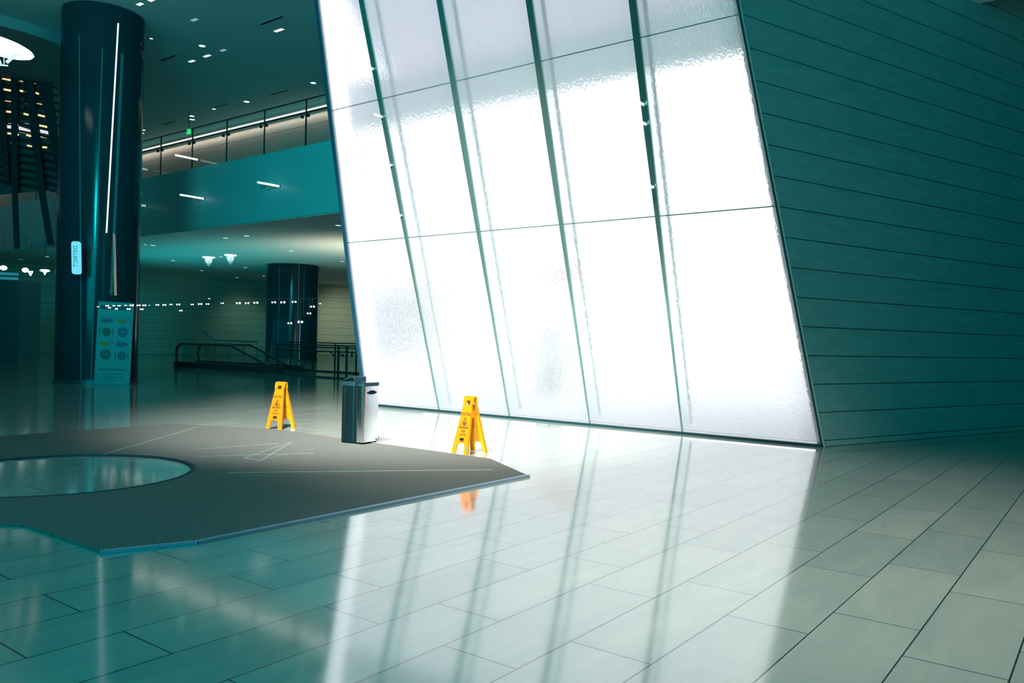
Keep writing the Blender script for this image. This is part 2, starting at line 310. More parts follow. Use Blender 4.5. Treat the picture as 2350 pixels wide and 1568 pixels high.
ed = MB(); ed.hexa([e0 + WDIR*.05, e0 + WDIR*.066, e0 + WDIR*.066 - WN*.03, e0 + WDIR*.05 - WN*.03], [e1 + WDIR*.05, e1 + WDIR*.066, e1 + WDIR*.066 - WN*.03, e1 + WDIR*.05 - WN*.03])
ed.build('edge_strip', M['edge'], sw, so)

# ------------------------------------------------------------------ the leaning glass wall
wd = thing('window_1', (-7.5, 11, 0), None, None, kind='structure'); wo = Vector((-7.5, 11, 0))
MUL = [-9.97, -8.35, -6.74, -5.15]; JT = [.06, 3.22, 5.56, 7.90, TT]
bays = [None] + MUL + [None]
for r, (t0, t1) in enumerate(zip(JT, JT[1:])):
    for k in range(5):
        lo = lambda t: xl(t) + .05 if k == 0 else bays[k] + .012
        hi = lambda t: xr(t) - .015 if k == 4 else bays[k+1] - .012
        ta, tb = t0 + .007, t1 - .007; d = .014
        MB().hexa([win(lo(ta), ta), win(hi(ta), ta), win(hi(ta), ta, d), win(lo(ta), ta, d)], [win(lo(tb), tb), win(hi(tb), tb), win(hi(tb), tb, d), win(lo(tb), tb, d)]).build('glass_pane', M['glass'], wd, wo)
for t in JT[1:-1]:
    MB().hexa([win(xl(t), t-.006, -.004), win(xr(t)-.01, t-.006, -.004), win(xr(t)-.01, t-.006, .016), win(xl(t), t-.006, .016)], [win(xl(t), t+.006, -.004), win(xr(t)-.01, t+.006, -.004), win(xr(t)-.01, t+.006, .016), win(xl(t), t+.006, .016)]).build('glazing_joint', M['fin'], wd, wo)
def strip(x, t0, t1, w0, w1, d0, d1):     # a tapering bar running up the slope
    return MB().hexa([win(x-w0/2, t0, d0), win(x+w0/2, t0, d0), win(x+w0/2, t0, d1), win(x-w0/2, t0, d1)], [win(x-w1/2, t1, d0), win(x+w1/2, t1, d0), win(x+w1/2, t1, d1), win(x-w1/2, t1, d1)])
for x in MUL:
    mm = MB()
    for (ta, tb, wa, wb) in ((.035, 2.0, .008, .032), (2.0, 4.4, .032, .095), (4.4, TT, .095, .12)):
        q_ = strip(x, ta, tb, wa, wb, -.012, .03); mm.add(q_.v, q_.f)
    f = mm.build('mullion', M['fin'], wd, wo)
    strip(x, .05, TT, .018, .022, .032, .33).build('fin_blade', M['finglass'], f, wo)
    strip(x, .05, TT, .012, .085, .33, .36).build('fin_flange', M['fin'], f, wo)
MB().hexa([win(xl(0)-.03,0,-.02), win(xl(0)+.045,0,-.02), win(xl(0)+.045,0,.06), win(xl(0)-.03,0,.06)], [win(xl(TT)-.03,TT,-.02), win(xl(TT)+.045,TT,-.02), win(xl(TT)+.045,TT,.06), win(xl(TT)-.03,TT,.06)]).build('end_frame', M['frame'], wd, wo)
MB().hexa([win(xl(0)+.02,.05,.06), win(xl(0)+.05,.05,.06), win(xl(0)+.05,.05,.42), win(xl(0)+.02,.05,.42)], [win(xl(TT)+.02,TT,.06), win(xl(TT)+.05,TT,.06), win(xl(TT)+.05,TT,.42), win(xl(TT)+.02,TT,.42)]).build('lit_end_panel', emitter('lit_white_return', (.97, .97, 1), 3.2), wd, wo)  # white return given its own glow for the overexposed strip; no lamp
MB().box(xl(0), xr(0), 10.96, 11.05, 0, .035).build('sill', M['sill'], wd, wo)

# ------------------------------------------------------------------ outside, seen through the glass
tag(MB().prism([(-11, 9.2, 7.6), (-4, 9.2, 7.6), (.5, 14.0, 7.6), (-14.5, 14.0, 7.6)], (0, 0, .25)).build('canopy_slab', M['canopy']), kind='structure')
tag(MB().box(-16, 1.5, 14.0, 14.4, 6.75, 7.85).build('canopy_beam', M['beam']), kind='structure')
p = at_depth(1290, 632, 26)
sg = thing('street_sign', p, 'pale red lit oblong sign glowing outside behind the rippled glass', 'sign')
MB().bar((-.62,0,0), (.62,0,0), .16, .5).build('sign_box', M['redsign'], sg, bevel=.06)
MB().cyl((0,.05,-.26), (0,.05,-p.z-.02), .05).build('sign_post', M['canopy'], sg)
sh = thing('potted_shrub', on_z(1262, 905, -.02), 'pale blurred potted shrub standing outside behind the glass wall', 'plant')
MB().lathe((0,0,0), [(0,0),(.26,0),(.34,.5),(.30,.5),(.28,.44),(0,.44)]).build('planter', M['pot'], sh)
lf = MB()
for i in range(420):
    t = random.random(); a = random.uniform(0, 6.28); r = .62*math.sin(math.pi*min(1, .15+t*.85))*math.sqrt(random.random()); z = .5 + t*1.3
    c = Vector((r*math.cos(a), r*math.sin(a), z)); u = Vector((random.gauss(0,1), random.gauss(0,1), random.gauss(0,.6))).normalized(); w_ = u.cross(Vector((random.gauss(0,1), random.gauss(0,1), 1))).normalized()
    lf.add([c - u*.11, c + w_*.045, c + u*.11, c - w_*.045], [(0,1,2,3)])
lf.build('foliage', M['leaf'], sh)
MB().cyl((0,0,.44), (0,0,1.3), .03).build('stem', M['pot'], sh)

# ------------------------------------------------------------------ carpet with its round stone opening
ME = [(6.35,-4.59),(6.95,-5.53),(7.02,-9.39),(6.37,-10.95),(4.1,-11.02),(2.1,-11.0),(2.1,-9.0)]
cx, cy, R = -7.793, 3.384, 1.157
carp = thing('carpet', (cx, cy, 0), 'large dark grey angular carpet with a round hole showing the stone floor', 'carpet')
outer = [(-4.59,6.35),(-5.53,6.95),(-9.39,7.02),(-10.95,6.37),(-11.02,1.9),(-6.25,1.9),(-5.95,2.24),(-5.81,2.34),(-4.80,2.35),(-4.60,2.85)]
def mat_mesh(outer, r, h):
    bm = bmesh.new()
    o = [bm.verts.new((x-cx, y-cy, h)) for x, y in outer]
    n = 72; c = [bm.verts.new((r*math.cos(2*math.pi*i/n), r*math.sin(2*math.pi*i/n), h)) for i in range(n)]
    es = [bm.edges.new((o[i], o[(i+1) % len(o)])) for i in range(len(o))] + [bm.edges.new((c[i], c[(i+1) % n])) for i in range(n)]
    bmesh.ops.triangle_fill(bm, edges=es, use_beauty=True)
    for f in list(bm.faces):
        if f.calc_center_median().length < r*.98 and all(v.co.xy.length < r*1.01 for v in f.verts): bm.faces.remove(f)
    g_ = bmesh.ops.extrude_face_region(bm, geom=list(bm.faces))
    for v in g_['geom']:
        if isinstance(v, bmesh.types.BMVert): v.co.z = .001
    bmesh.ops.recalc_face_normals(bm, faces=bm.faces)
    me = bpy.data.meshes.new('carpet_pile'); bm.to_mesh(me); bm.free(); return me
me = mat_mesh(outer, R + .05, .016); me.materials.append(M['carpet']); cp = bpy.data.objects.new('carpet_pile', me); COL.objects.link(cp); cp.parent = carp
MB().lathe((0,0,0), [(R+.002,.001),(R+.05,.001),(R+.05,.018),(R+.01,.018),(R+.002,.001)], 96).build('round_trim', M['band'], carp)
for k in (8, 9):
    a, b = Vector((*outer[k], 0)), Vector((*outer[(k+1) % len(outer)], 0))
    cen = Vector((cx, cy, 0)); nrm = Vector(((b-a).y, -(b-a).x, 0)).normalized()
    if nrm.dot((a+b)/2 - cen) < 0: nrm = -nrm
    MB().bar(a + nrm*.012 + Vector((0,0,.0105)), b + nrm*.012 + Vector((0,0,.0105)), .045, .019).build('edge_trim', M['trim'], carp, (cx, cy, 0))
seams = [((240,1042),(455,980),.016),((600,1056),(670,1015),.014),((562,1051),(664,1016),.014),((602,1058),(560,1051),.012),((440,1032),(640,1018),.007),((520,1085),(1130,1078),.009),((455,1048),(720,1040),.006),((596,1055),(730,1028),.007)]
for a, b, w_ in seams:
    p, q = on_z(*a, .0175), on_z(*b, .0175)
    MB().bar(p, q, w_*.6, .0028).build('seam_line', M['tape'], carp, (cx, cy, 0))

# ------------------------------------------------------------------ wet floor signs
def make_floor_sign():
    t = thing('floor_sign', (0,0,0), None, 'sign', 'yellow wet floor signs')
    H, SP, HW, TW = .645, .155, .135, .083
    def face(side):      # (u across, h up the panel, o outward) -> local point
        dy = Vector((0, side*(SP-.02), -H)).normalized(); outn = Vector((0, side*H, SP-.02)).normalized()
        L = math.hypot(H, SP-.02)
        return lambda u, h, o: Vector((u, side*SP, 0)) - dy*h + outn*o, L
    for side, nm in ((-1, 'front_panel'), (1, 'back_panel')):
        fn, L = face(side)
        wid = lambda h: HW + (TW-.012-HW)*min(1, h/(L*.86)) if h < L*.86 else TW-.012 + .014*min(1, (h-L*.86)/.03)
        hs = [0, .05, .1, .12, .135, L*.3, L*.6, L*.80, L*.86, L*.90, L*.955, L]
        mb = MB()
        # outline built as a ring of quads around the leg arch and the hand hole
        arch = [(.068, 0), (.066, .08), (.058, .108), (.04, .122), (0, .126)]
        hole0, hole1, hw = L*.865, L*.945, .036
        def quad(pts):
            mb.hexa([fn(u, h, -.006) for u, h in pts], [fn(u, h, .006) for u, h in pts])
        for sx in (-1, 1):
            prev = None
            for (u, h) in arch:
                if prev: quad([(sx*prev[0], prev[1]), (sx*wid(prev[1]), prev[1]), (sx*wid(h), h), (sx*u, h)])
                prev = (u, h)
            quad([(0, .126), (sx*wid(.126), .126), (sx*wid(L*.5), L*.5), (0, L*.5)])
            quad([(0, L*.5), (sx*wid(L*.5), L*.5), (sx*wid(L*.84), L*.84), (0, L*.84)])
            quad([(0, L*.84), (sx*wid(L*.84), L*.84), (sx*wid(hole0), hole0), (0, hole0)])
            quad([(sx*hw, hole0), (sx*wid(hole0), hole0), (sx*wid(L*.9), L*.9), (sx*hw, L*.9)])
            quad([(sx*hw, L*.9), (sx*wid(L*.9), L*.9), (sx*wid(hole1), hole1), (sx*hw, hole1)])
            quad([(0, hole1), (sx*wid(hole1), hole1), (sx*wid(L), L), (0, L)])
        pn = mb.build(nm, M['yellow' if side < 0 else 'yellow_in'], t)  # back panel yellow lightened to stand for light coming through the plastic
        rib = MB()
        for sx in (-1, 1):
            rib.hexa([fn(sx*(HW-.008), .005, -.016), fn(sx*HW, .005, -.016), fn(sx*HW, .005, .009), fn(sx*(HW-.008), .005, .009)], [fn(sx*(wid(L*.84)-.008), L*.84, -.016), fn(sx*wid(L*.84), L*.84, -.016), fn(sx*wid(L*.84), L*.84, .009), fn(sx*(wid(L*.84)-.008), L*.84, .009)])
        rib.build('panel_rim', M['yellow'], pn)
        # print: outward side black ink, inward side shows as embossing
        for o, mt, sgn in ((.0068, M['black'], side*-1), (-.0068, M['emboss'], side)):
            P = lambda u, h, d=0, o=o, sgn=sgn: fn(u*sgn, h, o + (d if o > 0 else -d))
            text_mb('CAUTION', .043, lambda x, y, d: P(x*.78, L*.70 + y*1.1, d*.3), bold=.022).build('caution_lettering', mt, pn)
            text_mb('WET', .036, lambda x, y, d: P(x*.95, L*.395 + y, d*.3), bold=.022).build('wet_lettering', mt, pn)
            text_mb('FLOOR', .036, lambda x, y, d: P(x*.9, L*.335 + y, d*.3), bold=.022).build('floor_lettering', mt, pn)
            tri = [(-.074, L*.452), (.074, L*.452), (0, L*.645)]; c3 = (0, L*.516); inn = [(c3[0]+(u-c3[0])*.82, c3[1]+(h-c3[1])*.82) for u, h in tri]
            tm = MB()
            for i in range(3):
                j = (i+1) % 3; qd = [tri[i], tri[j], inn[j], inn[i]]
                tm.hexa([P(u, h, 0) for u, h in qd], [P(u, h, .0012) for u, h in qd])
            tm.build('warning_triangle', mt, pn)
            fm = MB()      # the slipping figure
            def limb(pts, w0):
                for (a, b) in zip(pts, pts[1:]):
                    dx, dy = b[0]-a[0], b[1]-a[1]; l = math.hypot(dx, dy); nx, ny = -dy/l*w0/2, dx/l*w0/2
                    qd = [(a[0]-nx, a[1]-ny), (b[0]-nx, b[1]-ny), (b[0]+nx, b[1]+ny), (a[0]+nx, a[1]+ny)]
                    fm.hexa([P(u, L*.52 + h, 0) for u, h in qd], [P(u, L*.52 + h, .0012) for u, h in qd])
            limb([(-.004, .035), (-.001, .022)], .014); limb([(-.012, .018), (.006, -.006)], .016)
            limb([(-.012, .016), (-.024, .004), (-.014, -.010)], .006); limb([(-.006, .016), (.018, .014), (.026, .006)], .006)
            limb([(.006, -.004), (-.010, -.018), (-.004, -.032)], .008); limb([(.006, -.004), (.022, -.012), (.022, -.034)], .008)
            limb([(-.034, -.040), (.034, -.040)], .006)
            fm.build('slipping_figure', mt, pn)
            lg = MB(); qd = [(-.032, L*.235), (.032, L*.235), (.036, L*.25), (.032, L*.278), (-.032, L*.278), (-.036, L*.25)]
            lg.prism([P(u, h, 0) for u, h in qd], P(0, 0, .0012) - P(0, 0, 0)); qd = [(-.036, L*.218), (.036, L*.218), (.036, L*.227), (-.036, L*.227)]
            lg.prism([P(u, h, 0) for u, h in qd], P(0, 0, .0012) - P(0, 0, 0)); lg.build('maker_mark', mt, pn)
        if side < 0:
            st = [(.088, .052), (.112, .052), (.114, .082), (.10, .09), (.088, .08)]
            MB().prism([fn(u, h, .0065) for u, h in st], fn(0,0,.001) - fn(0,0,0)).build('foot_sticker', M['sticker'], pn)
    MB().bar((-TW, 0, H+.004), (TW, 0, H+.004), .05, .026).build('hinge_handle', M['yellow'], t, bevel=.009)
    return t
fs = make_floor_sign()
def put_sign(o, A, B, Bp, label):
    A, B, Bp = on_z(*A), on_z(*B), on_z(*Bp); e = (B - A); rz = math.atan2(e.y, e.x)
    n = Vector((-math.sin(rz), math.cos(rz), 0)); c = (A + B)/2 + n*.155
    o.location = (c.x, c.y, .0); o.rotation_euler = (0, 0, rz); o['label'] = label
s2 = copy_tree(fs)
put_sign(fs, (1037,1040), (1073,1046), (1120,1041), 'yellow CAUTION WET FLOOR sign standing in front of the glass wall, right of the bin')
put_sign(s2, (614,985), (641,987), (684,984), 'yellow CAUTION WET FLOOR sign left of the steel bin, farther from the glass')
fs.location.z = s2.location.z = .004

# ------------------------------------------------------------------ recycling bin
bc = [c2w(-2.11, 10.0), c2w(-1.81, 9.81), c2w(-1.65, 10.09)]
ex = (bc[1]-bc[0]); rz = math.atan2(ex.y, ex.x); BX, BY = .355, .32
mid = bc[0] + ex*.5 + Vector((-math.sin(rz), math.cos(rz), 0))*BY/2
bn = thing('litter_bin', (mid.x, mid.y, .017), 'twin stainless steel litter bin with a dark rim standing on the carpet edge', 'bin', rz=rz+math.radians(5))
def rounded(x0, x1, y0, y1, r, z0, z1, n=5):
    pts = []
    for (px, py, a0) in ((x1-r, y0+r, -90), (x1-r, y1-r, 0), (x0+r, y1-r, 90), (x0+r, y0+r, 180)):
        for i in range(n+1): a = math.radians(a0 + 90*i/n); pts.append((px + r*math.cos(a), py + r*math.sin(a), z0))
    return MB().prism(pts, (0, 0, z1-z0))
h1, h2 = -BX/2, BX/2
lb = rounded(h1, .035, -BY/2+.01, BY/2, .035, .02, .705).build('left_container', M['darksteel'], bn, smooth=True)
rb = rounded(.062, h2, -BY/2, BY/2, .035, .02, .705).build('right_container', M['steel'], bn, smooth=True)
MB().box(.036, .061, -BY/2+.03, BY/2-.03, .02, .70).build('divider_channel', M['hole'], bn)
rounded(h1-.004, .036, -BY/2+.006, BY/2+.004, .036, .705, .748).build('left_rim', M['band'], bn, smooth=True)
rounded(.060, h2+.004, -BY/2-.004, BY/2+.004, .036, .705, .748).build('right_rim', M['band'], bn, smooth=True)
lid = rounded(.055, h2+.006, -BY/2-.006, BY/2+.006, .036, .749, .758).build('right_lid', M['steel'], bn, smooth=True)
fp = MB(); n = 10; arc = [(-.155 + .15*i/n, .752 + .052*math.sin(math.pi*(.12 + .5*i/n))) for i in range(n+1)]
for (xa, za), (xb, zb) in zip(arc, arc[1:]): fp.hexa([(xa,-.12,za),(xb,-.12,zb),(xb,.12,zb),(xa,.12,za)], [(xa,-.12,za+.012),(xb,-.12,zb+.012),(xb,.12,zb+.012),(xa,.12,za+.012)])
fp.build('flip_lid', M['band'], bn)
MB().box(-.012, -.004, -.12, .12, .749, .815).build('lid_stop', M['band'], bn)
MB().bar((-.157,-.122,.757), (-.02,-.122,.81), .006, .006).build('lid_edge', M['steel'], bn)
lf_ = [(BY*.42*math.cos(a)*.86, .032*math.sin(a)*(1 if abs(math.cos(a)) < .98 else .5)) for a in [2*math.pi*i/28 for i in range(28)]]
leafp = [(-.105, 0), (-.07, .014), (-.03, .026), (.01, .03), (.05, .024), (.085, .010), (.112, .002), (.085, -.008), (.05, -.018), (.01, -.022), (-.03, -.02), (-.07, -.012)]
MB().prism([(h2+.0005, y, .625 + z) for y, z in leafp], (.003, 0, 0)).build('leaf_opening', M['hole'], rb)
MB().box(h1+.055, h1+.075, -BY/2+.004, -BY/2+.012, .03, .70).build('panel_seam', M['hole'], lb)
rg = MB(); rg.tube([(h2+.006 + .0*i, .13 + .024*math.cos(a), .055 + .03*math.sin(a)) for i, a in enumerate([math.radians(60 - 30*k) for k in range(9)])], .0035, 6); rg.build('hook_ring', M['hole'], bn)
for x in (h1+.03, h2-.03):
    for y in (-BY/2+.035, BY/2-.035): MB().cyl((x,y,0), (x,y,.022), .018, n=12).build('foot', M['hole'], bn)
MB().box(h1+.015, h2-.015, -BY/2+.015, BY/2-.015, .008, .022).build('plinth', M['hole'], bn)
bg = MB(); bg.add([(-.128,-.152,.70),(-.110,-.153,.715),(-.096,-.152,.64),(-.104,-.153,.60),(-.120,-.152,.63)], [(0,1,2,3,4)]); bg.map(lambda p: p)
bb = MB(); bb.prism([(-.128,-.1515,.715),(-.110,-.1515,.72),(-.098,-.1515,.64),(-.104,-.1515,.60),(-.118,-.1515,.64)], (0,-.004,0)); bb.build('bag_corner', M['steel'], bn)

# ------------------------------------------------------------------ columns
def column(loc, r, h, label, seams):
    t = thing('round_column', (loc.x, loc.y, 0), label, 'column')
    MB().cyl((0,0,0), (0,0,h), r, n=64).build('shaft', M['column'], t, smooth=True)
    fwd = Vector((-loc.x, -loc.y, 0)).normalized(); rt = Vector((-fwd.y, fwd.x, 0))
    for (s, z0, z1, w_, mt, nm) in seams:      # s: -1 left edge .. 1 right edge as seen from the hall
        s0, s1 = s if isinstance(s, tuple) else (s, s); m = MB(); N = 8
        def ring(k):
            q = s0 + (s1-s0)*k/N; z = z0 + (z1-z0)*k/N; d = rt*q + fwd*math.sqrt(max(0, 1-q*q)); p = d*(r - .004)
            return [p + Vector((0,0,z)) + d.cross(Vector((0,0,1)))*a*w_/2 + d*b for a, b in ((-1,0),(1,0),(1,.014),(-1,.014))]
        for k in range(N): m.hexa(ring(k), ring(k+1))
        m.build(nm, mt, t)
    MB().cyl((0,0,0), (0,0,.10), r+.02, n=64).build('base_ring', M['rubber'], t)
    return t
p = at_depth(229, 500, 21.6)
column(p, 1.0, CEIL, 'tall dark polished round column at left reaching the high ceiling', [((.16, .33), 3.9, 9.35, .035, M['led'], 'light_line'), ((.40, .34), 2.3, 3.9, .06, M['led_warm'], 'light_line'), ((-.34, -.55), .1, 8.9, .022, M['seam'], 'seam_strip'), ((-.12, -.02), .1, 8.6, .02, M['seam'], 'seam_strip'), ((.30, .44), 2.3, 8.6, .07, M['seam'], 'seam_strip'), (.95, .1, 8.4, .04, M['seam'], 'seam_strip')])  # bright lines are curved reflections on the shaft, built as glowing strips
p = at_depth(671, 700, 46)
column(p, 1.43, SOF-.03, 'broad dark round column standing under the balcony', [(.22, .1, 5.4, .045, M['seam'], 'seam_strip'), (-.5, .1, 5.2, .03, M['seam'], 'seam_strip'), (.42, 2.6, 5.2, .03, M['seam'], 'seam_strip'), (.30, .1, 2.3, .05, M['led_dim'], 'light_line'), (.985, .1, 5.0, .09, M['bronze'], 'edge_strip')])  # one dim strip on the lower shaft glows

# ------------------------------------------------------------------ poster stand in front of the tall column
A, B = on_z(216, 887), on_z(299, 887.5); e = (B-A); wdt = e.length; e.normalize(); nn = Vector((e.y, -e.x, 0))
if nn.dot(-A) < 0: nn = -nn
ps = thing('poster_stand', (A.x, A.y, 0), 'teal cafe poster board with food icons standing before the tall column', 'poster')
def PP(s, h, o=0): return e*(s*wdt + h*.022) + Vector((0,0,h)) + nn*o
HH = 2.10
brd = [(.03, .05), (.0, .10), (.012, HH), (1.0, HH-.03), (.985, .10), (.955, .05)]
MB().prism([PP(s, h, -.03) for s, h in brd], nn*.06).build('poster_panel', M['poster'], ps)
MB().prism([PP(s, h, -.06) for s, h in [(-.03,0),(1.02,0),(1.02,.05),(-.03,.05)]], nn*.12).build('foot_plate', M['rubber'], ps)
def flat(pts, nm, mt, par=ps, o=.031): return MB().prism([PP(s, h, o) for s, h in pts], nn*.003).build(nm, mt, par)
hd = flat([(.09,HH-.20),(.94,HH-.22),(.94,HH-.115),(.09,HH-.095)], 'title_strip', M['ink_dark'])
for k in range(1, 6): flat([(.09+.142*k-.004,HH-.205),(.09+.142*k+.004,HH-.205),(.09+.142*k+.004,HH-.11),(.09+.142*k-.004,HH-.11)], 'title_divider', M['poster'], hd, .034)
def disc(cx_, cy_, rx, ry, a0=0, a1=360, n=24): return [(cx_ + rx*math.cos(math.radians(a0+(a1-a0)*i/n)), cy_ + ry*math.sin(math.radians(a0+(a1-a0)*i/n))) for i in range(n + (0 if a1-a0 == 360 else 1))]
asp = .89
def icon(kind, x, y, mt):
    if kind == 'cake':
        o = flat([(x-.16,y-.075),(x+.16,y-.045),(x+.165,y+.01),(x+.12,y+.04),(x-.12,y+.09),(x-.15,y+.02)], 'cake_icon', mt)
        flat([(x-.11,y+.03),(x-.10,y+.065),(x+.06,y+.03)], 'icing', M['poster'], o, .035)
    elif kind == 'cup':
        o = flat(disc(x-.03, y+.04, .15, .10, 180, 360), 'cup_icon', mt)
        for i in range(6):
            a, b = math.radians(-60+i*40), math.radians(-20+i*40)
            flat([(x+.15+.035*math.cos(a), y+.02+.03*math.sin(a)), (x+.15+.035*math.cos(b), y+.02+.03*math.sin(b)), (x+.15+.055*math.cos(b), y+.02+.047*math.sin(b)), (x+.15+.055*math.cos(a), y+.02+.047*math.sin(a))], 'cup_handle', M['ink_blue'], o, .034)
    elif kind == 'plate':
        o = flat(disc(x, y, .125, .11), 'plate_icon', mt)
        flat([(x-.19,y-.12),(x-.17,y-.12),(x-.165,y+.04),(x-.155,y+.10),(x-.205,y+.10),(x-.195,y+.04)], 'fork', M['ink_blue'], o, .034)
        flat([(x+.165,y-.12),(x+.185,y-.12),(x+.19,y+.10),(x+.155,y+.07),(x+.155,y)], 'knife', M['ink_blue'], o, .034)
    else:
        o = flat(disc(x, y+.005, .145, .12, 180, 360), 'bowl_icon', mt)
        for i, (dx, dy) in enumerate([(-.12,.03),(-.06,.05),(0,.06),(.06,.05),(.12,.03),(-.03,.10),(.03,.11),(-.09,.08),(.09,.085)]):
            flat(disc(x+dx, y+dy, .038, .034, n=10), 'berry', M['ink_blue'] if i % 2 else mt, o, .034 + .001*i)
for k, (a, b) in enumerate([(('cake','ink_blue'),('cup','ink_gold')), (('plate','ink_green'),('bowl','ink_blue')), (('cup','ink_gold'),('cake','ink_blue')), (('bowl','ink_green'),('plate','ink_blue'))]):
    y = 1.63 - .285*k; icon(a[0], .28, y, M[a[1]]); icon(b[0], .73, y - .01, M[b[1]])
for wd_, xo in (('french', .25), ('redefined.', .66)): text_mb(wd_, .098, lambda x, y, d: PP(xo + x/wdt, .42 + y, .0325 + d), bold=.01).build('slogan_lettering', M['ink_dark'], ps)
for k, (a, b) in enumerate([(.27,.82),(.27,.78),(.33,.62)]): flat([(a,.30-.075*k),(b,.30-.075*k),(b,.312-.075*k),(a,.312-.075*k)], 'small_print', M['ink_dark'])
# ------------------------------------------------------------------ reflection of a cyan sign, rebuilt as a box with mirrored letters reading down
p = at_depth(175.5, 592, 20.0); rt = c2w(1, 0); up = Vector((0,0,1)); fw = -c2w(0, 1); k = 20.0/F_PX
ds = thing('blade_sign', p, 'small glowing cyan vertical DISTRICT sign in mirror writing on the tall column', 'sign')
def DS(x, z, o=0): return rt*(x - z*.04)*k + up*z*k + fw*o
cap = [(-9.5,-34),(-6,-37.5),(6,-37.5),(9.5,-34),(9.5,34),(6,37.5),(-6,37.5),(-9.5,34)]
MB().prism([DS(x,z,-.04) for x, z in cap], fw*.08).build('light_box', M['neon'], ds)
text_mb('DISTRICT', 13.5, lambda x, y, d: DS(-y, -x*.86 + 3, .042 + d*.002)).build('mirror_lettering', M['neontext'], ds)
MB().cyl(DS(0,20,-.04), DS(0,20,-.85), .015).build('bracket', M['rubber'], ds)  # bracket added to carry the reflected sign

# ------------------------------------------------------------------ balcony balustrade
bal = thing('glass_balustrade', (-24.6, FASC, SLAB), 'long glass balustrade with dark handrail along the upper balcony edge', 'balustrade'); o_ = (-24.6, FASC, SLAB)
xs = [-31.53 + 2.31*k for k in range(-6, 5)]; right = part_x(FASC, 9.0)-.05
for x in xs:
    MB().box(x-.02, x+.02, FASC+.05, FASC+.09, SLAB, 9.42).build('post', M['rail'], bal, o_)
    for s in (-1, 1):
        br = MB().cyl((x+s*.16, FASC+.06, 8.84), (x+s*.16, FASC-.0, 8.84), .06, n=12); br.bar((x+s*.16, FASC+.0, 8.84), (x+s*.16, FASC-.0, 8.93), .03, .03); br.build('bracket', M['rail'], bal, o_)
for a, b in zip(xs, xs[1:] + [right]): MB().box(a+.03, b-.03, FASC+.064, FASC+.076, SLAB+.02, 9.40).build('glass_panel', M['clear'], bal, o_)
MB().box(xs[0], right, FASC+.06, FASC+.08, 9.40, 9.44).build('top_edge', M['rail'], bal, o_)
MB().cyl((xs[0], FASC-.02, 8.93), (right, FASC-.02, 8.93), .035, n=12).build('handrail', M['rail'], bal, o_)
cv = thing('cove_light', (-30, COVE, 9.6), 'long warm white cove light along the balcony wall under the ceiling', 'light')
MB().box(-32, part_x(COVE, 9.9)+29.9, -.12, -.04, -.06, .06).build('light_tube', M['cove'], cv)
MB().box(-32, part_x(COVE, 9.9)+29.9, -.05, -.0, -.09, .09).build('back_channel', M['ring'], cv)
# ------------------------------------------------------------------ ground floor railings
def railing(y, x0, x1, posts, rails, label, thick=.045, glass=True):
    t = thing('railing', ((x0+x1)/2, y, 0), label, 'railing'); o = ((x0+x1)/2, y, 0)
    for x in posts: MB().box(x-thick/2, x+thick/2, y-.03, y+.03, 0, max(rails)).build('post', M['rail'], t, o)
    for z in rails: MB().box(x0, x1, y-.03, y+.03, z-.022, z+.022).build('rail', M['rail'], t, o)
    MB().box(x0, x1, y-.04, y+.04, 0, .05).build('base_shoe', M['sill'], t, o)
    for x in posts[1:]:
        for s in (-1, 1): MB().cyl((x+s*.24, y-.02, .76), (x+s*.24, y+.02, .76), .045, n=10).build('clamp', M['rail'], t, o)
    if glass:
        for a, b in zip(posts, posts[1:]): MB().box(a+.05, b-.05, y-.006, y+.006, .06, max(rails)-.05).build('glass_panel', M['clear'], t, o)
    return t
railing(FASC, -23.6, part_x(FASC, .8)-.1, [-23.5, -20.31, -19.91, -19.0], [1.07, .87], 'dark glass railing on the stone floor beside the glass wall end')
railing(20.6, -27, part_x(20.6, .8)-.1, [-26.8, -25.4, -24.1, -22.9], [1.12, .95], 'farther dark railing behind the floor edge railing', .03)
# ------------------------------------------------------------------ escalator
es = thing('escalator', (-28, 18.6, 0), 'dark escalator with looped handrails descending behind the floor edge', 'escalator'); o = (-28, 18.6, 0)
for y, dx in ((18.1, 0), (19.7, -1.0)):
    top = [(-30.6+dx, y, .96), (-27.2+dx, y, .96), (-24.35+dx, y, .10)]
    arc_ = [(-30.6+dx + .42*math.cos(a)*.9, y, .54 + .42*math.sin(a)) for a in [math.radians(90 + 22.5*i) for i in range(9)]]
    MB().tube([Vector(q) for q in arc_[::-1] + top], .05, 8).build('handrail', M['rubber'], es, o)
    MB().prism([(-30.5+dx, y-.01, .25), (-24.6+dx, y-.01, .12), (-27.2+dx, y-.01, .90), (-30.6+dx, y-.01, .90)], (0, .02, 0)).build('glass_side', M['clear'], es, o)
    MB().box(-31.0+dx, -24.0+dx, y-.09, y+.09, 0, .24).build('skirt', M['rubber'], es, o)
MB().box(-31, -25.0, 18.2, 19.6, 0, .04).build('landing_plate', M['rubber'], es, o)
st = thing('stair_rail', (-36, 27, 0), 'thin dark handrail of a stair descending to a landing before the far wall', 'railing'); o = (-36, 27, 0)
a, b, c = at_depth(462, 762, 44), at_depth(495, 782, 44), at_depth(590, 785, 44)
MB().tube([a, b, c], .05, 6).build('handrail', M['rail'], st, o)
for q in (b, b*.67 + c*.33, b*.33 + c*.67, c): MB().cyl((q.x, q.y, 0), q, .03, n=8).build('post', M['rail'], st, o)

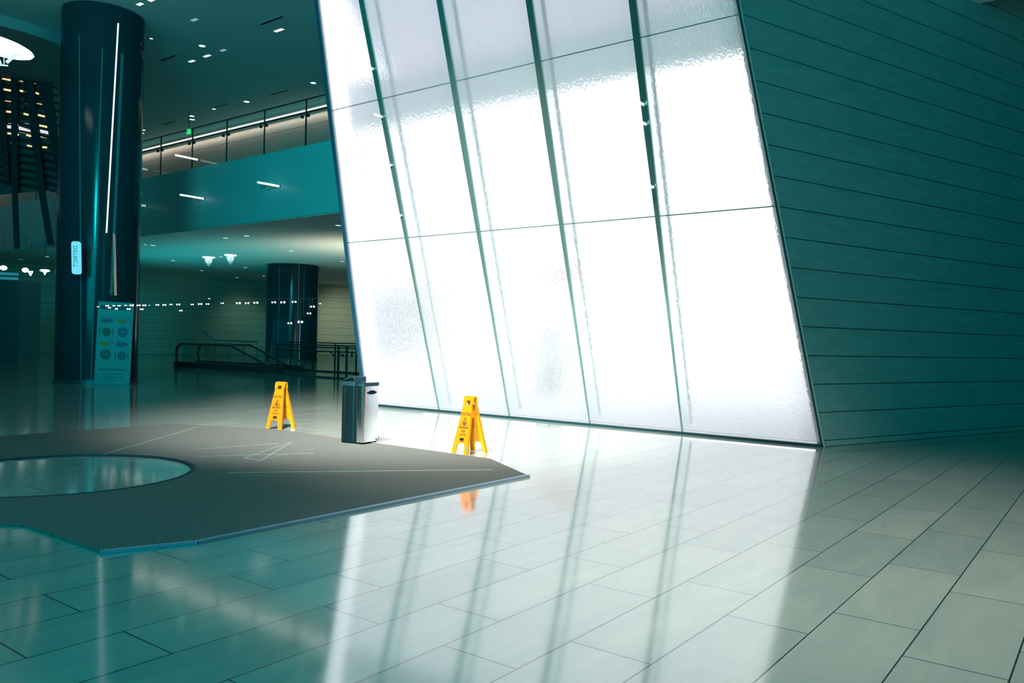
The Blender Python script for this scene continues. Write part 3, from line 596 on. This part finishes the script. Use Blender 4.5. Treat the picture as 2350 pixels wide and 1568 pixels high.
# ------------------------------------------------------------------ recessed lamps
def downlight(px, py, z, wpx, label, group, mt='lens'):
    p = on_z(px, py, z); r = max(.05, wpx/2*(p - CAM).length/F_PX)
    t = thing('downlight', (p.x, p.y, z), label, 'light', group)
    MB().lathe((0,0,0), [(r*1.02,-.001),(r*1.3,-.001),(r*1.25,-.012),(r*1.04,-.012),(r*1.02,-.001)], 20).build('trim_ring', M['ring'], t)
    MB().cyl((0,0,-.001), (0,0,-.009), r, n=20).build('lens', M[mt], t)
    return t
UP = [(291,27,11,''),(328,298,10,''),(325,305,10,''),(347,88,4,''),(440,266,11,''),(441,274,11,''),(464,105,13,''),(491,250,8,''),(566,233,12,''),(719,190,12,'')]
for i, (x, y, w_, _) in enumerate(UP):
    downlight(x, y, CEIL, w_, f'round bright downlight in the high ceiling, {ORD[i]} from the left', 'round downlights in the high ceiling')
LOW = [(312,552,7),(333,561,7),(351,563,11),(397,598,9),(463,621,7),(507,589,9),(518,546,12),(544,637,7),(563,614,8),(566,541,12),(605,633,7),(668,576,11),(776,517,13),(785,600,9)]
for i, (x, y, w_) in enumerate(LOW):
    downlight(x, y, SOF-.03, w_, f'small downlight in the low soffit under the balcony, {ORD[i]} from the left', 'downlights under the balcony')
LFT = [(48,595,8,'lens_dim'),(108,589,8,'lens')]
for i, (x, y, w_, mt) in enumerate(LFT):
    downlight(x, y, SOF-.03, w_, ['faint','bright'][i] + ' soffit downlight left of the tall column, above the glass lamps', 'downlights left of the column', mt)
def linear(px, py, wpx, label, group, mt='lens'):
    p = on_z(px, py, CEIL); L_ = wpx*(p - CAM).length/F_PX*1.15
    t = thing('linear_light', (p.x, p.y, CEIL), label, 'light', group)
    MB().box(-L_/2, L_/2, -.05, .05, -.012, -.001).build('diffuser', M[mt], t); MB().box(-L_/2-.03, L_/2+.03, -.08, .08, -.006, -.0005).build('trim_frame', M['ring'], t)
for i, (x, y, w_, mt) in enumerate([(294,23,1,None),(440,140,15,'lens'),(446,45,16,'lens_dim'),(475,128,18,'lens'),(512,115,14,'lens_dim'),(640,69,23,'lens'),(321,9,14,'lens'),(347,0,12,'lens')]):
    if mt: linear(x, y, w_, ['','leftmost short bright ceiling light bar, below the round downlight','faint ceiling light bar near the top edge','short bright ceiling light bar right of its twin','faint short ceiling light bar above the bright pair','largest bright ceiling light bar under a dark slot','bright ceiling light bar beside the column top','bright ceiling light bar at the top edge by the column'][i], 'light bars in the high ceiling', mt)
for i, (x, y, w_) in enumerate([(622,47,66),(386,133,50),(640,212,52),(507,242,44),(386,283,38)]):
    p = on_z(x, y, CEIL); L_ = w_*(p - CAM).length/F_PX*1.1
    t = thing('slot_vent', (p.x, p.y, CEIL), ['dark air slot above the largest ceiling light bar','dark air slot nearest the tall column','dark air slot right of centre above the balcony light','dark air slot beside a small downlight above the exit sign','dark air slot lowest left above the balcony'][i], 'vent', 'dark air slots in the high ceiling')
    MB().box(-L_/2, L_/2, -.045, .045, -.008, -.001).build('slot', M['slot'], t); MB().box(-L_/2-.02, L_/2+.02, -.06, -.048, -.012, -.0005).build('slot_lip', M['ring'], t)
# crystal soffit lamps
for i, (x, y) in enumerate([(479,590),(529,585)]):
    p = on_z(x, y, SOF-.03); s = 26/2*(p - CAM).length/F_PX
    t = thing('crystal_lamp', (p.x, p.y, SOF-.03), ['left','right'][i] + ' of two bright crystal ceiling lamps under the balcony', 'light', 'crystal lamps under the balcony')
    MB().lathe((0,0,0), [(0,-.001),(s,-.001),(s*.95,-.05),(0,-.06)], 24).build('glow_plate', M['lens'], t)
    dr = MB()
    for k_ in range(22):
        a = k_*2.4; rr = s*.6*math.sqrt((k_+.5)/22); dr.cyl((rr*math.cos(a), rr*math.sin(a), -.05), (rr*math.cos(a), rr*math.sin(a), -.05-.5*(1-rr/s)), .02, .004, 6)
    tag(dr.build('crystal_drops', M['strut'], t), kind='stuff')
# exit sign hung from the ceiling over the balcony
p = on_y(433, 302, FASC-.6); ex_ = thing('exit_sign', p, 'small green EXIT sign hanging above the balcony rail', 'sign')
MB().box(-.09, .09, -.03, .03, -.09, .09).build('sign_face', M['exit'], ex_)
text_mb('EXIT', .085, lambda x, y, d: Vector((x*.95, -.031 - d, y))).build('exit_lettering', M['exitdark'], ex_)
MB().cyl((0,0,.09), (0,0,CEIL-p.z), .012, n=8).build('hanger', M['rail'], ex_)
# reflections in the glass, rebuilt as glowing bars where no lamps hang
def lbar(px, py, y, L_, label, mt='lens', r=.035):
    p = on_y(px, py, y); t = thing('light_bar', p, label, 'light', 'short projecting light bars')
    MB().cyl((0, -.03, 0), (0, -L_, 0), r, n=10).build('tube', M[mt], t); MB().cyl((0, 0, 0), (0, -.03, 0), r*1.3, n=10).build('socket', M['rail'], t)
lbar(455, 367, FASC+.06, .95, 'bright light bar on the balcony glass, left of centre')
lbar(622, 424.5, FASC, .55, 'left bar of the bright pair on the fascia near the glass wall'); lbar(642, 428, FASC, .62, 'right bar of the bright pair on the fascia near the glass wall')
lbar(452, 453.5, FASC, .70, 'left bar of the bright pair low on the fascia'); lbar(469, 456.5, FASC, .5, 'right bar of the bright pair low on the fascia')
lbar(340, 390, FASC, .9, 'bluish light bar on the fascia just right of the tall column', 'lens_dim'); lbar(336, 473, FASC, .9, 'faint light bar low on the fascia beside the tall column', 'lens_dim', .05)
for i, (x, y, xm) in enumerate([(893,150,-9.97),(897,265,-9.97),(906,379,-9.97),(940,493,-9.97),(1505,236,-5.15),(1514,281,-5.15),(1528,427,-5.15)]):  # glints in the glass, built as glowing bars on the mullions
    pl = on_plane(x, y, win(xm, 3), (0, CL, SL)); t_ = pl.z/CL
    t = thing('light_bar', win(xm, t_, -.013), ('small white light bar on the leftmost mullion, ' if xm < -8 else 'small white light bar on the rightmost mullion, ') + (['highest of four','second from top','third from top','lowest of four'][i] if i < 4 else ['upper one','middle one','lowest one'][i-4]), 'light', 'light bars clipped to the mullions')
    MB().cyl((0, 0, 0), (0, -.20, -.0), .018, n=10).build('tube', M['lens'], t); MB().cyl((0, .0, 0), (0, -.02, 0), .024, n=10).build('socket', M['fin'], t)
# ------------------------------------------------------------------ row of reflected lights, rebuilt as glowing dots on an added cable
P0, P1 = at_depth(240, 702, 18.6), win(xl(2.08), 2.08, -.03); P1.z = 1.99
dirn = P1 - P0; PA = P0 - dirn*.62
cb = thing('lamp_cable', PA, 'thin dark cable carrying the low string of twin bulbs across the hall', 'cable')
MB().cyl((0,0,.09), P1 - PA + Vector((0,0,.09)), .003, n=6).build('wire', M['rubber'], cb)
DOT = [(225,704,.6),(246,702,1),(251,706.5,.9),(261,702,.8),(267,709,.9),(273,702,.9),(288,701,.7),(295,709.5,1.1),(302,701,1.2),(318,701,1.1),(325,710,1),(331,701,1.1),(343,701,.4),(361,700,1),(377,700,1),(392,699,.8),(409,699,1.1),(415,713,.9),(441,699,.8),(459,698,1.1),(476,698,.9),(480,685.5,.5),(510,696,.8),(547,696,1.2),(567,696,1.1),(587,695,1.2),(628,694,1.1),(649,694,1.2),(675,693,1.1),(734,697,.6)]
LOWD = [(665,742,1.1),(689,739,1.3),(709,719.5,1),(717,704,1.1)]
import mathutils
hn = Vector((dirn.y, -dirn.x, 0))      # vertical plane of the cable
def twin(px, py, s, label, group):
    p = on_plane(px, py, P0, hn); q = (p - P0).dot(dirn)/dirn.dot(dirn); zc = (P0 + dirn*q).z + .084
    t = thing('twin_bulb', p, label, 'light', group); e_ = dirn.normalized()*.034*s; r = .015*s
    MB().ball(-e_, (r, r, r*1.1), 10, 6).build('bulb', M['bulb'], t); MB().ball(e_, (r*1.15, r*1.15, r*1.15), 10, 6).build('bulb', M['bulb'], t)
    m = MB().bar(-e_ + Vector((0,0,r)), e_ + Vector((0,0,r)), .008, .006)
    if abs(zc - p.z) > r + .008: m.cyl((0,0,r), (0,0,zc - p.z), .003, n=6)
    m.build('holder', M['rubber'], t)
for i, (x, y, s) in enumerate(DOT): twin(x, y, s, f'{ORD[i]} twin bulb from the left on the low string of lights', 'twin bulbs on the low string')
for i, (x, y, s) in enumerate(LOWD): twin(x, y, s, ['lowest hanging twin bulb, left one before the broad column','big low twin bulb in the middle of the broad column','lower twin bulb near the right edge of the broad column','upper twin bulb near the right edge of the broad column'][i], 'twin bulbs hanging lower before the broad column')

# ------------------------------------------------------------------ far left: dish lamp, lattice screen, glass lamps, kiosk
p = at_depth(-14, 103, 17.5); k = 17.5/F_PX
dl = thing('dish_lamp', p, 'large glowing white dish lamp with lit struts at the upper left edge', 'lamp')
def DL(x, y, o=0): return rt*x*k + up*(-y)*k + fw*o
MB().ball((0,0,0), (80*k, 80*k, 16*k), 32, 10).map(lambda v: Vector((v.x, v.y, v.z)) - up*(Vector(v).dot(rt))*.16).build('glow_dish', M['dish'], dl, smooth=True)
for a, b, w_ in [((52,20),(30,40),5),((54,22),(62,24),3),((14,22),(30,24),2.5),((14,46),(33,47),2.5),((24,22),(24,46),1.5),((14,34),(18,46),2.5)]:
    MB().bar(DL(*a), DL(*b), w_*k, w_*k).build('strut', M['strut'], dl)
MB().cyl(DL(0,-8), DL(0,-8) + Vector((0,0,CEIL - .31 - p.z - 8*k)), .05).build('suspension_rod', M['rubber'], dl)
bh = on_z(-60, 60, CEIL)
tag(MB().cyl((bh.x-1.4, bh.y+.6, CEIL-.3), (bh.x-1.4, bh.y+.6, CEIL-.001), 3.0, n=64).build('ceiling_drum', M['drum'], smooth=True), kind='structure')
LD = 26.5; lp = at_depth(70, 560, LD); la = math.radians(62); ldir = c2w(math.sin(la), math.cos(la)); ln = c2w(math.cos(la), -math.sin(la))
if ln.dot(-lp) < 0: ln = -ln
def LT(x, y, o=0): return on_plane(x, y, lp, ln) - lp + ln*o
lt = thing('lattice_screen', lp, 'tall dark curved lattice screen with amber lit shelves left of the column', 'screen')
def post(l, w0, w1, o=.25): 
    m = MB(); pts = [(x, y) for x, y in l]
    for i in range(len(pts)-1):
        a, b = pts[i], pts[i+1]; f0, f1 = i/(len(pts)-1), (i+1)/(len(pts)-1); wa, wb = w0+(w1-w0)*f0, w0+(w1-w0)*f1
        m.hexa([LT(a[0]-wa/2, a[1], o), LT(a[0]+wa/2, a[1], o), LT(a[0]+wa/2, a[1], o-.15), LT(a[0]-wa/2, a[1], o-.15)], [LT(b[0]-wb/2, b[1], o), LT(b[0]+wb/2, b[1], o), LT(b[0]+wb/2, b[1], o-.15), LT(b[0]-wb/2, b[1], o-.15)])
    return m.build('upright', M['wood'], lt)
post([(-9,150),(2,230),(10,320),(16,420)], 16, 14); post([(34,140),(34,300),(35,440),(40,572)], 15, 13)
post([(66,140),(74,240),(84,340),(98,450),(117,563)], 17, 16); post([(97,140),(112,240),(127,340),(141,420)], 34, 12); post([(54,150),(57,250)], 4, 4, .1)
for kk in range(17):
    y = 148 + 17*kk
    pts = [(-8, y-7), (40, y-1), (90, y+9), (140, y+24)]
    m = MB()
    for a, b in zip(pts, pts[1:]): m.bar(LT(*a, .02), LT(*b, .02), .05, .06)
    m.build('cross_slat', M['wood'], lt)
AMB = [((5,179),(24,183)),((42,182),(55,186)),((8,204),(29,208)),((45,207),(58,210)),((78,188),(82,190)),((11,229),(30,232)),((50,233),(62,236)),((82,212),(89,215)),((84,238),(96,240)),((14,255),(30,257)),((33,258),(39,260)),((54,260),(65,263)),((87,263),(103,267)),((18,280),(30,282)),((33,282),(42,284)),((57,284),(68,287)),((90,287),(109,291)),((17,305),(30,307)),((33,306),(43,309)),((60,309),(71,312)),((93,312),(114,316)),((24,330),(31,332)),((35,331),(45,334)),((62,333),(73,336)),((97,337),(108,338)),((37,157),(51,161)),((0,154),(18,156))]
for a, b in AMB: MB().bar(LT(*a, -.05), LT(*b, -.05), .05, .05).build('amber_strip', M['amber'], lt)
for q in ([(15,285),(27,286),(27,295),(16,292)], [(42,287),(69,296),(70,306),(43,301)], [(91,295),(116,300),(117,307),(92,302)]):
    MB().prism([LT(*v, -.14) for v in q], -ln*.03).build('lit_panel', M['paneglow'], lt)
MB().prism([LT(-30,150,-.3), LT(100,150,-.3), LT(146,430,-.3), LT(-30,445,-.3)], -ln*.08).build('back_board', M['screen'], lt)
for i, (x, y, w_, d) in enumerate([(8,615,15,34),(58,620,14,34),(103,622,22,36)]):
    p = at_depth(x, y, d); k_ = d/F_PX; t = thing('glass_lamp', p, ['round glowing glass lamp at the left frame edge','round glowing glass lamp above the kiosk','flat glowing glass lamp with a stem next to the tall column'][i], 'lamp', 'glowing glass lamps at far left')
    if i < 2: MB().ball((0,0,0), (w_/2*k_, w_/2*k_, 5.5*k_), 16, 8).build('shade', M['bulb'], t, smooth=True)
    else: MB().lathe((0,0,0), [(0,3*k_),(8*k_,3*k_),(w_/2*k_,0),(3*k_,-3*k_),(1*k_,-9*k_),(0,-9*k_)], 16).build('shade', M['bulb'], t, smooth=True)
    MB().cyl((0,0,3*k_), (0,0,SOF-.03-p.z), .015, n=8).build('rod', M['rubber'], t)
p = at_depth(70, 628, 37.5); k_ = 37.5/F_PX; t = thing('goblet_lamp', p, 'small open frame goblet lamp beside the round glass lamp', 'lamp')
for a, b in [((-5,5),(5,5)),((-5,5),(0,-5)),((5,5),(0,-5)),((-2,5),(0,-2))]: MB().bar(rt*a[0]*k_ + up*a[1]*k_, rt*b[0]*k_ + up*b[1]*k_, 1.6*k_, 1.6*k_).build('frame_bar', M['bulb'], t)
MB().cyl(up*(5*k_), up*(SOF-.03-p.z), .012, n=8).build('rod', M['rubber'], t)
p = at_depth(46, 700, 36); p.z = 0; k_ = 36/F_PX; t = thing('kiosk', p, 'dark kiosk with two bluish lit panels under the glass lamps', 'kiosk')
MB().bar(Vector((0,0,0)), Vector((0,0,3.55)), 46*k_, 1.6, c2w(0,1)).build('cabinet', M['desk'], t)
for z0, z1, w0, w1 in ((630,636,-21,21),(640,646,-22,21)):
    zt, zb = EYE + (768-5-z0)*k_, EYE + (768-5-z1)*k_
    MB().prism([rt*w0*k_ + up*zb + fw*.82, rt*w1*k_ + up*(zb-.02) + fw*.82, rt*w1*k_ + up*(zt-.02) + fw*.82, rt*w0*k_ + up*zt + fw*.82], fw*.03).build('lit_panel', emitter('kiosk_panel', (.02, .25, .32), .8), t)
